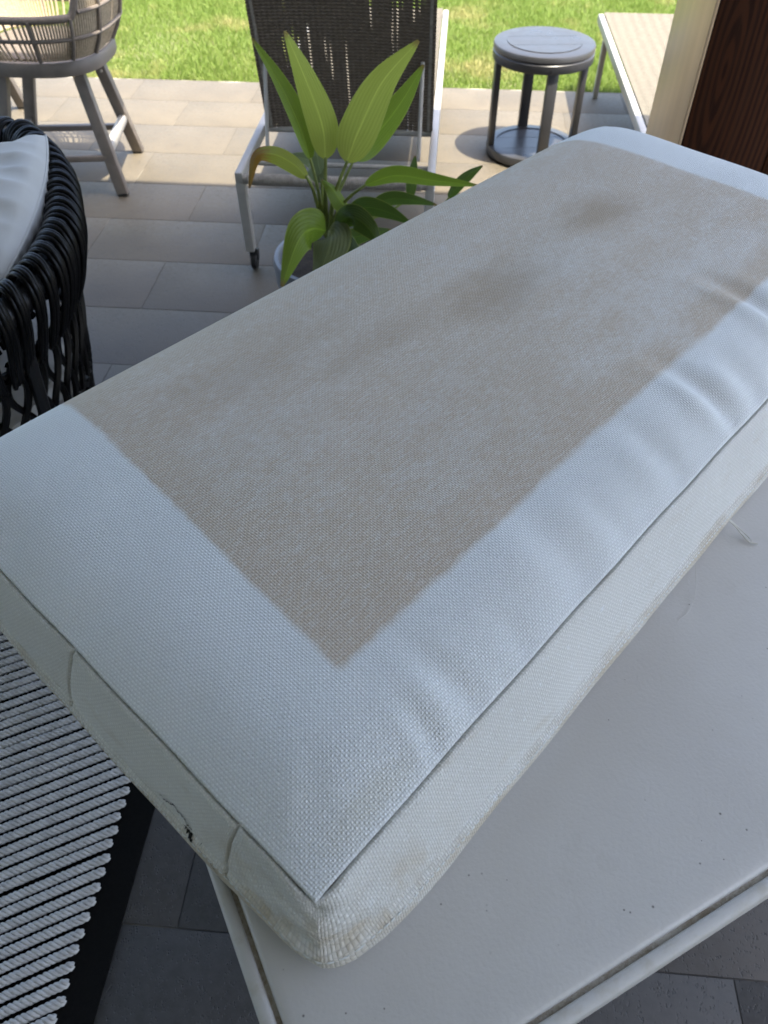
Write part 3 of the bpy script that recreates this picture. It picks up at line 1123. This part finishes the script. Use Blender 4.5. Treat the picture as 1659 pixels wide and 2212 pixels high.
# open lower weave
b = MB()
NS = 46
for i in range(NS):
    for sgn in (1, -1):
        pts = []
        for z in np.linspace(0.575, 0.10, 28):
            ph = (0.575 - z) / 0.475 * math.pi * 4
            u = (i + 0.5) / NS + sgn * 0.42 / NS * math.sin(ph)
            p = body(u, z)
            nrm = (p[:2] - CC) / np.linalg.norm(p[:2] - CC)
            p[:2] += nrm * 0.004 * sgn * math.cos(ph)
            pts.append(loc(p))
        b.tube(pts, 0.0072, 6, cap=False)
tag(b.build('open_weave', M['black_rattan'], chair), kind='stuff')
for z in (0.556, 0.337, 0.10):
    b = MB()
    for k in range(2):
        pts = []
        for i in range(300):
            u = i / 300
            p = body(u, z + 0.007 * math.sin(u * 2 * math.pi * NS + k * math.pi))
            nrm = (p[:2] - CC) / np.linalg.norm(p[:2] - CC)
            p[:2] += nrm * (0.001 + 0.004 * math.cos(u * 2 * math.pi * NS + k * math.pi))
            pts.append(loc(p))
        b.tube(pts, 0.0068, 5, True)
    b.build('binding_ring', M['black_rattan'], chair)
for u in (0.075, 0.30, 0.52, 0.80):
    pts = [body(u, z) for z in (0.66, 0.45, 0.25, 0.012)]
    pts = [np.array((*(CC + (p[:2] - CC) * 1.035), p[2])) for p in pts]
    MB().tube([loc(p) for p in pts], 0.013, 8).build('leg', M['black_metal'], chair)
b = MB()
P = []
for z, k in ((0.20, 0.86), (0.23, 0.90), (0.34, 0.90), (0.385, 0.86), (0.40, 0.70), (0.405, 0.0)):
    P.append([loc(np.array((*(CC + (body(i / 60, 0.35)[:2] - CC) * k), z))) for i in range(60)])
b.grid(np.array(P).transpose(1, 0, 2), wrap=True)
seat = b.build('seat_pad', M['pillow_cloth'], None)
seat.parent = chair
MB().tube([loc(body(i / 60, 0.19)) for i in range(60)], 0.012, 8, True).build('seat_ring', M['black_metal'], chair)


def pillow(name, corners, thick, label, group=None):
    A, B, C, D = [np.array(c, float) for c in corners]
    c0 = (A + B + C + D) / 4
    nrm = np.cross(B - A, D - A)
    nrm /= np.linalg.norm(nrm)
    if nrm[2] < 0:
        nrm = -nrm
    n = 70
    P = {1: np.zeros((n, n, 3)), -1: np.zeros((n, n, 3))}
    for i in range(n):
        for j in range(n):
            u, v = i / (n - 1), j / (n - 1)
            pu, pv = 2 * u - 1, 2 * v - 1
            # pinched edges: sides bow inwards
            uu = 0.5 + 0.5 * pu * (1 - 0.05 * (1 - pv ** 2))
            vv = 0.5 + 0.5 * pv * (1 + (0.14 if pv < 0 else 0.0) * (1 - pu ** 2))
            base = A * (1 - uu) * (1 - vv) + B * uu * (1 - vv) + C * uu * vv + D * (1 - uu) * vv
            h = max(0, (1 - pu ** 2) * (1 - pv ** 2)) ** 0.42
            e = max(abs(pu), abs(pv))
            wr = 0.005 * math.sin(11 * (u - v) + 3.0 * math.sin(3 * (u + v))) * (0.25 + e) * h
            wr += 0.006 * math.sin(23 * u + 9 * v + 2 * math.sin(7 * v)) * h * e
            wr += 0.005 * math.sin(34 * (u * 0.4 + v) + 3 * math.sin(5 * u)) * h * e ** 2
            q_ = math.sin(27 * u + 2.2 * math.sin(3.3 * v + 1) + 4 * v)
            wr += 0.013 * h * math.exp(-v / 0.7) * (0.5 - abs(q_) ** 0.7) + 0.003 * h * math.exp(-u / 0.4) * math.sin(31 * v + 3 * u)
            for s in (1, -1):
                P[s][i, j] = base + nrm * s * (thick * h + wr) - c0
    o = tag(empty(name, tuple(c0)), label, 'pillow', group)
    MB().grid(P[1]).build('front_cover', M['pillow_cloth'], o)
    MB().grid(P[-1], flip=True).build('back_cover', M['pillow_cloth'], o)
    edge = [P[1][i, 0] for i in range(n)] + [P[1][n - 1, j] for j in range(1, n)] + \
           [P[1][i, n - 1] for i in range(n - 2, -1, -1)] + [P[1][0, j] for j in range(n - 2, 0, -1)]
    MB().tube(edge[::2], 0.0028, 6, True).build('piping', M['pillow_cloth'], o)
    return o


pillow('throw_pillow', ((-0.868, 1.665, 0.73), (-0.768, 1.150, 0.678), (-1.20, 1.03, 0.50), (-1.29, 1.52, 0.60)), 0.085,
       'pale grey creased pillow leaning inside the black woven armchair')


# ------------------------------------------------------------------ rope dining chairs
def rope_chair():
    ox, oy = -1.51, 3.10
    root = tag(empty('rope_chair', (ox, oy, 0)), None, 'chair', 'rope dining chairs by the lawn')

    def q(p):
        return (p[0] - ox, p[1] - oy, p[2])
    legs = (((-1.276, 2.922), (-1.37, 3.00)), ((-1.34, 3.333), (-1.385, 3.21)), ((-1.785, 3.264), (-1.63, 3.20)), ((-1.72, 2.853), (-1.63, 2.965)))
    lp = []
    for f, tpt in legs:
        a, b_ = Vector(q((*f, 0.004))), Vector(q((*tpt, 0.452)))
        lp.append((a, b_))
        l = MB().bar(a, b_, 0.044, 0.030, 0.002).build('leg', M['stool_frame'], root)
        pad = MB().bar(a + Vector((0, 0, -0.003)), a + (b_ - a) * 0.02, 0.041, 0.031, 0.004).build('foot_cap', M['black_plastic'], l)

    for zs in (0.405, 0.355):
        a, b_ = lp[1]
        c_ = a + (b_ - a) * (zs / b_.z)
        MB().tube([c_ + Vector((0.004, -0.016, 0)), c_ + Vector((0.004, -0.0225, 0))], 0.0055, 10).build('screw', M['lounger_metal'], root)

    def at(i, z):
        a, b_ = lp[i]
        return a + (b_ - a) * (z / b_.z)
    MB().bar(at(0, 0.155), at(1, 0.155), 0.034, 0.034, 0.010, (0, 0, 1)).build('footrest', M['lounger_metal'], root)
    MB().bar(at(0, 0.135), at(3, 0.135), 0.022, 0.026, 0.004, (0, 0, 1)).build('stretcher', M['stool_frame'], root)
    MB().bar(at(1, 0.115), at(2, 0.115), 0.022, 0.026, 0.004, (0, 0, 1)).build('stretcher', M['stool_frame'], root)
    MB().bar(at(2, 0.155), at(3, 0.155), 0.022, 0.026, 0.004, (0, 0, 1)).build('stretcher', M['stool_frame'], root)

    def ring(th, k, z):
        c, s = math.cos(th), math.sin(th)
        e = 2 / 2.8
        return (0.235 * k * math.copysign(abs(c) ** e, c), 0.215 * k * math.copysign(abs(s) ** e, s), z)
    P = []
    for k, z in ((0.84, 0.436), (1.0, 0.434), (1.02, 0.445), (1.02, 0.472), (1.0, 0.480), (0.84, 0.480), (0.82, 0.470), (0.82, 0.444), (0.84, 0.436)):
        P.append([ring(2 * math.pi * i / 64, k, z) for i in range(64)])
    MB().grid(np.array(P).transpose(1, 0, 2), wrap=True).build('seat_frame', M['stool_frame'], root)
    MB().lathe([(0.0, 0.492), (0.19, 0.492), (0.205, 0.487), (0.205, 0.477)], 40, (0, 0, 0), 1.0, 0.92).build('seat_panel', M['stool_wrap'], root)

    def zr(th):          # rim height: low at the front (towards -y), high at the back
        d = abs((th - 1.5 * math.pi + math.pi) % (2 * math.pi) - math.pi)
        f = min(1, max(0, (d - 0.72) / 0.42))
        return 0.625 + 0.235 * f * f * (3 - 2 * f)

    def wallp(th, f):
        z1 = zr(th)
        z = 0.487 + (z1 - 0.487) * f
        k = 0.98 + 0.34 * (1 - math.exp(-(z - 0.487) / 0.10))
        return Vector(ring(th, k, z))
    MB().tube([wallp(2 * math.pi * i / 120, 1.0) for i in range(120)], 0.0125, 10, True).build('top_rail', M['stool_wrap'], root)
    b = MB()
    for i in range(150):
        th = 2 * math.pi * (i + 0.5) / 150
        b.tube([wallp(th, f) * 1.0 for f in np.linspace(0, 1, 8)], 0.0044, 5, cap=False)
    tag(b.build('rope_weave', M['stool_rope'], root), kind='stuff')
    for i in range(12):
        th = 2 * math.pi * (i + 0.35) / 12
        pts = []
        for f in np.linspace(0, 1, 9):
            p = wallp(th, f)
            h = Vector((p.x, p.y, 0)).normalized()
            pts.append(p + h * 0.009)
        MB().tube(pts, 0.0068, 8).build('upright', M['stool_wrap'], root)
    for z in (0.560, 0.640, 0.735):
        pts = []
        for i in range(120):
            th = 2 * math.pi * i / 120
            z1 = zr(th)
            if z < z1 - 0.02:
                p = wallp(th, (z - 0.487) / (z1 - 0.487))
                h = Vector((p.x, p.y, 0)).normalized()
                pts.append((th, p + h * 0.009))
        if len(pts) == 120:
            MB().tube([p for _, p in pts], 0.0066, 8, True).build('hoop', M['stool_wrap'], root)
        elif len(pts) > 6:
            # start after the gap at the front
            pts.sort(key=lambda a: (a[0] - 1.5 * math.pi) % (2 * math.pi))
            MB().tube([p for _, p in pts], 0.0066, 8).build('hoop', M['stool_wrap'], root)
    return root


rc = rope_chair()
rc['label'] = 'beige rope dining chair nearest the black armchair, legs on the shadow line'
rc2 = copy_tree(rc)
rc2.location = (-1.51 - 0.70, 3.10 + 0.45, 0)
rc2['label'] = 'rope dining chair behind the other, only its legs showing at the left edge'


# ------------------------------------------------------------------ loungers
def lounger(loc_, back_up, label):
    root = tag(empty('sun_lounger', loc_), label, 'sun lounger', 'sun loungers facing the lawn')
    W, LN, ZR = 0.61, 1.82, 0.318
    for x in (0.0, W):
        MB().box((x, LN / 2, ZR), (0.026, LN, 0.036), 0.005).build('side_rail', M['lounger_metal'], root)
        # rear leg on a caster
        leg = MB().bar((x + (0.004 if x == 0 else -0.004), 0.022, 0.062), (x, 0.022, ZR - 0.016), 0.030, 0.038, 0.004).build('leg', M['lounger_metal'], root)
        cx = x + (0.014 if x == 0 else -0.014)
        b = MB()
        for zz in range(1):
            pr = [(0.0, -0.011), (0.020, -0.011), (0.026, -0.008), (0.027, 0.0), (0.026, 0.008), (0.020, 0.011), (0.0, 0.011)]
            w = MB().lathe(pr, 20)
            b.add([(cx + v[2], 0.012 + v[0], 0.027 + v[1]) for v in w.v], w.f)
        b.build('caster_wheel', M['black_plastic'], root)
        MB().bar((cx, 0.016, 0.03), (cx, 0.022, 0.068), 0.030, 0.022, 0.003).build('caster_fork', M['black_plastic'], root)
        MB().bar((x + (0.030 if x == 0 else -0.030), 1.745, 0.0), (x, 1.56, ZR - 0.01), 0.024, 0.034, 0.004).build('leg', M['lounger_metal'], root)
    MB().tube([(0.012, 0.012, ZR - 0.006), (W - 0.012, 0.012, ZR - 0.006)], 0.0150, 12).build('rear_crossbar', M['lounger_strap'], root)
    b = MB()
    for i in range(92):
        x = 0.03 + (W - 0.06) * i / 91
        b.tube([(x + 0.0, 0.012 + 0.0172 * math.cos(a), ZR - 0.006 + 0.0172 * math.sin(a)) for a in np.linspace(0, 2 * math.pi, 10)[:-1]], 0.0026, 4, True)
    tag(b.build('crossbar_wrap', M['lounger_strap'], root), kind='stuff')
    MB().tube([(0.012, 0.19, ZR - 0.03), (W - 0.012, 0.19, ZR - 0.03)], 0.008, 10).build('crossbar', M['lounger_metal'], root)
    MB().tube([(0.012, 0.40, ZR + 0.002), (W - 0.012, 0.40, ZR + 0.002)], 0.011, 10).build('crossbar', M['lounger_metal'], root)
    MB().tube([(0.012, LN - 0.02, ZR), (W - 0.012, LN - 0.02, ZR)], 0.013, 10).build('crossbar', M['lounger_metal'], root)
    # seat sling
    P, Q = [], []
    for i in range(24):
        x = 0.015 + (W - 0.03) * i / 23
        sag = 0.022 * (1 - (2 * i / 23 - 1) ** 2)
        P.append([(x, y, ZR + 0.020 - sag * max(0, math.sin(math.pi * (y - 0.41) / (LN - 0.398))) ** 0.5) for y in np.linspace(0.411, LN + 0.012, 40)])
        Q.append([(a, y, z - 0.005) for a, y, z in P[-1]])
    b = MB().grid(np.array(P)).grid(np.array(Q), flip=True)
    b.build('seat_sling', M['seat_sling'], root)
    # backrest
    if back_up:
        up = Vector((0, -0.30, 1)).normalized()
        hgt = 0.74
    else:
        up = Vector((0, -1, 0.03)).normalized()
        hgt = 0.44
    p0 = Vector((0, 0.40, ZR + 0.012))
    nr = Vector((0, up.z, -up.y))
    xa, xb = 0.036, W - 0.022
    for x in (xa, xb):
        MB().tube([p0 + Vector((x, 0, 0)) + up * h for h in np.linspace(0.0, hgt, 6)], 0.012, 10).build('back_stile', M['lounger_strap'], root)
    MB().tube([p0 + Vector((xa, 0, 0)) + up * hgt, p0 + Vector((xb, 0, 0)) + up * hgt], 0.012, 10).build('back_top_bar', M['lounger_strap'], root)
    P, UV = [], []
    for i in range(28):
        f = i / 27
        x = xa - 0.014 + (xb - xa + 0.028) * f
        row, ur = [], []
        for j in range(40):
            h = 0.0 + hgt * j / 39
            sag = 0.020 * max(0, 1 - (2 * f - 1) ** 2) ** 0.7
            row.append(p0 + Vector((x, 0, 0)) + up * h + nr * (-0.0135 + sag * 0.8))
            ur.append((x, h))
        P.append([tuple(v) for v in row])
        UV.append(ur)
    MB().grid(np.array(P)).build('back_sling', M['back_sling'], root, uv=np.array(UV).reshape(-1, 2))
    if back_up:
        for x in (xa + 0.02, xb - 0.025):
            MB().tube([Vector((x, 0.40, ZR + 0.012)) + up * 0.26 - nr * 0.02, (x, 0.20, ZR - 0.012)], 0.0065, 8).build('back_prop', M['lounger_metal'], root)
    return root


lounger((-0.660, 2.405, 0), True, 'sun lounger with raised dark woven back behind the potted plant')
lounger((0.672, 2.400, 0), False, 'flat sun lounger partly hidden by the column at right')

# ------------------------------------------------------------------ round side table
st = tag(empty('side_table', (0.353, 3.463, 0)), 'round dark grey metal side table with lower shelf beside the loungers', 'side table')
ZT = 0.43
RT = 0.2


def disc_boards(z, rad, th, parent, name):
    """three boards cut from a disc"""
    cuts = [(-rad, -rad * 0.36), (-rad * 0.345, rad * 0.345), (rad * 0.36, rad)]
    rz = R(6)
    for a, c in cuts:
        pts = []
        n = 24
        for i in range(n + 1):
            y = a + (c - a) * i / n
            pts.append((math.sqrt(max(0, rad * rad - y * y)), y))
        for i in range(n, -1, -1):
            y = a + (c - a) * i / n
            pts.append((-math.sqrt(max(0, rad * rad - y * y)), y))
        pts = [(x * math.cos(rz) - y * math.sin(rz), x * math.sin(rz) + y * math.cos(rz)) for x, y in pts]
        m = len(pts)
        v = [(x, y, z) for x, y in pts] + [(x, y, z - th) for x, y in pts]
        f = [tuple(range(m)), tuple(range(m, 2 * m))[::-1]] + [(i, m + i, m + (i + 1) % m, (i + 1) % m) for i in range(m)]
        MB().add(v, f).build(name, M['side_table_paint'], parent, smooth=False)


topo = MB().lathe([(0.145, ZT - 0.006), (0.146, ZT), (0.190, ZT), (0.197, ZT - 0.002), (RT, ZT - 0.008), (RT, ZT - 0.020), (0.1965, ZT - 0.023),
                   (0.1965, ZT - 0.027), (RT, ZT - 0.030), (RT, ZT - 0.056), (0.198, ZT - 0.060), (0.186, ZT - 0.060), (0.186, ZT - 0.010)], 96)
top_ = topo.build('top_ring', M['side_table_paint'], st, autosmooth=35)
disc_boards(ZT + 0.0025, 0.147, 0.012, top_, 'board')
base_ = MB().lathe([(0.150, 0.046), (0.184, 0.046), (0.190, 0.044), (0.192, 0.038), (0.192, 0.014), (0.189, 0.010), (0.150, 0.010)], 96).build('base_ring', M['side_table_paint'], st, autosmooth=35)
disc_boards(0.043, 0.156, 0.012, base_, 'board')
for k in range(4):
    a = R(-80 + 90 * k)
    rot = Matrix.Rotation(a, 3, 'Z')
    MB().box((0.178 * math.cos(a), 0.178 * math.sin(a), 0.2055), (0.024, 0.042, 0.327), 0.003, rot).build('leg', M['side_table_paint'], st)
for k in range(4):
    a = R(-80 + 90 * k)
    MB().lathe([(0.0, 0.010), (0.013, 0.010), (0.013, 0.0), (0.0, 0.0)], 14, (0.165 * math.cos(a), 0.165 * math.sin(a), 0)).build('foot', M['black_plastic'], st)

# ------------------------------------------------------------------ potted plant
CAMP = Vector((0, 0, 1.405))
_th, _ya = R(47.25), R(4.65)
FW = Vector((-math.sin(_ya) * math.cos(_th), math.cos(_ya) * math.cos(_th), -math.sin(_th)))
RT_ = Vector((math.cos(_ya), math.sin(_ya), 0))
UP_ = RT_.cross(FW)


def measured(cx, cy, Y):
    """a point surveyed from the photograph, standing at depth Y"""
    dx, dy = 464.5 + 0.36 * cx, 0.36 * cy
    d = RT_ * (dx - 829.5) - UP_ * (dy - 1106) + FW * 1670
    return CAMP + d * (Y / d.y)


PLX, PLY = -0.295, 1.96
plant = tag(empty('potted_plant', (PLX, PLY, 0)), 'broad-leaved green plant in a pale round pot before the raised lounger', 'plant')
PV = Vector((PLX, PLY, 0))
pot = MB().lathe([(0.0, 0.004), (0.105, 0.004), (0.115, 0.012), (0.150, 0.14), (0.168, 0.25), (0.172, 0.305), (0.168, 0.318), (0.158, 0.320),
                  (0.152, 0.312), (0.150, 0.27)], 56).build('pot', M['pot_glaze'], plant)
MB().lathe([(0.152, 0.285), (0.08, 0.292), (0.0, 0.290)], 40).build('soil', M['potting_soil'], plant)


def leaf(pts, width, mat, fold=0.25, twist=0.0, wave=0.0, nose=1.0):
    C = smooth_path([measured(*p) for p in pts], 26)
    n, m = len(C), 11
    P = np.zeros((n, m, 3))
    UV = np.zeros((n, m, 2))
    for i in range(n):
        f = i / (n - 1)
        tv = Vector(C[min(i + 1, n - 1)] - C[max(i - 1, 0)]).normalized()
        view = (CAMP - Vector(C[i])).normalized()
        side = tv.cross(view).normalized()
        side = (Matrix.Rotation(twist, 3, tv) @ side)
        nr = side.cross(tv).normalized()
        if nr.dot(view) < 0:
            nr = -nr
        wprof = (math.sin(math.pi * min(1, f ** 0.72 * 0.97 + 0.015)) ** 0.85) * (1 - 0.25 * f * nose)
        hw = width / 2 * wprof + 0.0012
        for j in range(m):
            x = 2 * j / (m - 1) - 1
            p = Vector(C[i]) + side * (x * hw) + nr * (abs(x) ** 1.25 * hw * fold * -1 + wave * math.sin(f * 9 + x * 2) * hw * abs(x))
            P[i, j] = p - PV
            UV[i, j] = (x, f)
    return MB().grid(P).build('leaf', M[mat], plant, autosmooth=None, uv=UV.reshape(-1, 2))


leaf([(572, 960, 1.96), (500, 740, 2.0), (380, 490, 2.03), (220, 230, 2.05)], 0.0560, 'leaf_mid', -0.5, 0.5)
leaf([(662, 955, 1.95), (645, 760, 1.97), (545, 480, 1.97), (418, 185, 1.96)], 0.0818, 'leaf_bright', 0.12, -0.15)
leaf([(790, 975, 1.93), (860, 790, 1.95), (1000, 500, 1.97), (1222, 243, 1.98)], 0.1022, 'leaf_bright', 0.10, 0.1, 0.03)
leaf([(835, 955, 1.98), (950, 830, 2.02), (1120, 610, 2.05), (1252, 388, 2.08)], 0.0757, 'leaf_mid', 0.18, 0.25)
leaf([(555, 1068, 1.93), (470, 985, 1.93), (350, 925, 1.92), (245, 945, 1.90), (205, 1130, 1.87)], 0.0482, 'leaf_yellow', 0.25, 0.35)
leaf([(900, 1112, 1.92), (1080, 1055, 1.90), (1320, 1085, 1.88), (1580, 1115, 1.86)], 0.0482, 'leaf_mid', 0.30, 0.55)
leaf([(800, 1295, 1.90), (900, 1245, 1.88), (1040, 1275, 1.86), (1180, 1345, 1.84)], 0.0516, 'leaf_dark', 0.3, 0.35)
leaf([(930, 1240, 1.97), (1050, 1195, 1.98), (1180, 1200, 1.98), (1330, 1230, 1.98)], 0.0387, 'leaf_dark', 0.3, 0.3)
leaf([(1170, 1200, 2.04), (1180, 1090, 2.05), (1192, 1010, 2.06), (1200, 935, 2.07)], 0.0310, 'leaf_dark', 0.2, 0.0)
leaf([(1400, 1190, 2.02), (1470, 1100, 2.03), (1540, 1040, 2.04), (1605, 995, 2.05)], 0.0310, 'leaf_dark', 0.2, 0.1)
leaf([(815, 1290, 1.93), (760, 1215, 1.92), (700, 1130, 1.92), (640, 1075, 1.93)], 0.0464, 'leaf_mid', 0.5, 0.6)
leaf([(665, 1385, 1.90), (580, 1375, 1.87), (500, 1450, 1.82), (400, 1720, 1.75)], 0.1075, 'leaf_mid', 0.3, -0.2)
leaf([(680, 1385, 1.91), (700, 1420, 1.85), (660, 1560, 1.80), (590, 1740, 1.76)], 0.1075, 'leaf_grey', 0.25, 0.3)
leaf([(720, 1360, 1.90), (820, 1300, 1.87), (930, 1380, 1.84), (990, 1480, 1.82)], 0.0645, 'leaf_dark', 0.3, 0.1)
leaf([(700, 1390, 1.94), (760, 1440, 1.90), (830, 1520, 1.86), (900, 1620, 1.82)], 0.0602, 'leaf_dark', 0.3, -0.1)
leaf([(640, 1090, 1.99), (600, 1010, 2.02), (560, 960, 2.05), (430, 930, 2.08)], 0.0559, 'leaf_grey', 0.2, -0.3)
leaf([(650, 1100, 2.0), (625, 1000, 2.01), (612, 930, 2.02), (600, 870, 2.02)], 0.0430, 'leaf_grey', 0.2, 0.2)
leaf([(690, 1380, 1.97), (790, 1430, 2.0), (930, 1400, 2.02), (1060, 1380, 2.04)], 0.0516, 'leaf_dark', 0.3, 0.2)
for pts, r in (([(668, 1420, 1.95), (625, 1270, 1.95), (585, 1130, 1.94), (545, 1055, 1.93)], 0.0045),
               ([(672, 1420, 1.95), (640, 1250, 1.95), (605, 1080, 1.96), (570, 950, 1.96)], 0.0042),
               ([(680, 1420, 1.95), (665, 1250, 1.95), (662, 1080, 1.95), (664, 945, 1.95)], 0.0048),
               ([(690, 1420, 1.95), (700, 1240, 1.94), (745, 1090, 1.93), (795, 965, 1.93)], 0.0048),
               ([(690, 1420, 1.95), (705, 1250, 1.96), (770, 1090, 1.97), (840, 945, 1.98)], 0.0042),
               ([(690, 1400, 1.95), (735, 1270, 1.94), (810, 1180, 1.93), (905, 1108, 1.92)], 0.0042),
               ([(680, 1400, 1.95), (720, 1345, 1.93), (770, 1310, 1.91), (815, 1285, 1.90)], 0.0042),
               ([(685, 1400, 1.96), (760, 1320, 1.97), (860, 1270, 1.97), (945, 1235, 1.97)], 0.0036),
               ([(690, 1420, 1.97), (800, 1350, 2.0), (1000, 1290, 2.03), (1172, 1190, 2.04)], 0.0034),
               ([(690, 1430, 1.97), (850, 1480, 2.0), (1150, 1460, 2.02), (1405, 1185, 2.02)], 0.0034),
               ([(675, 1410, 1.97), (660, 1300, 1.98), (645, 1180, 1.99), (640, 1085, 1.99)], 0.004)):
    C = smooth_path([measured(*p) for p in pts], 14)
    C = np.vstack([[PV + Vector((random.uniform(-.03, .03), random.uniform(-.03, .03), 0.285))], C])
    C = smooth_path(C, 20)
    MB().tube([tuple(Vector(p) - PV) for p in C], list(np.linspace(r * 1.5, r * 0.8, 20)), 7).build('stalk', M['leaf_stalk'], plant)
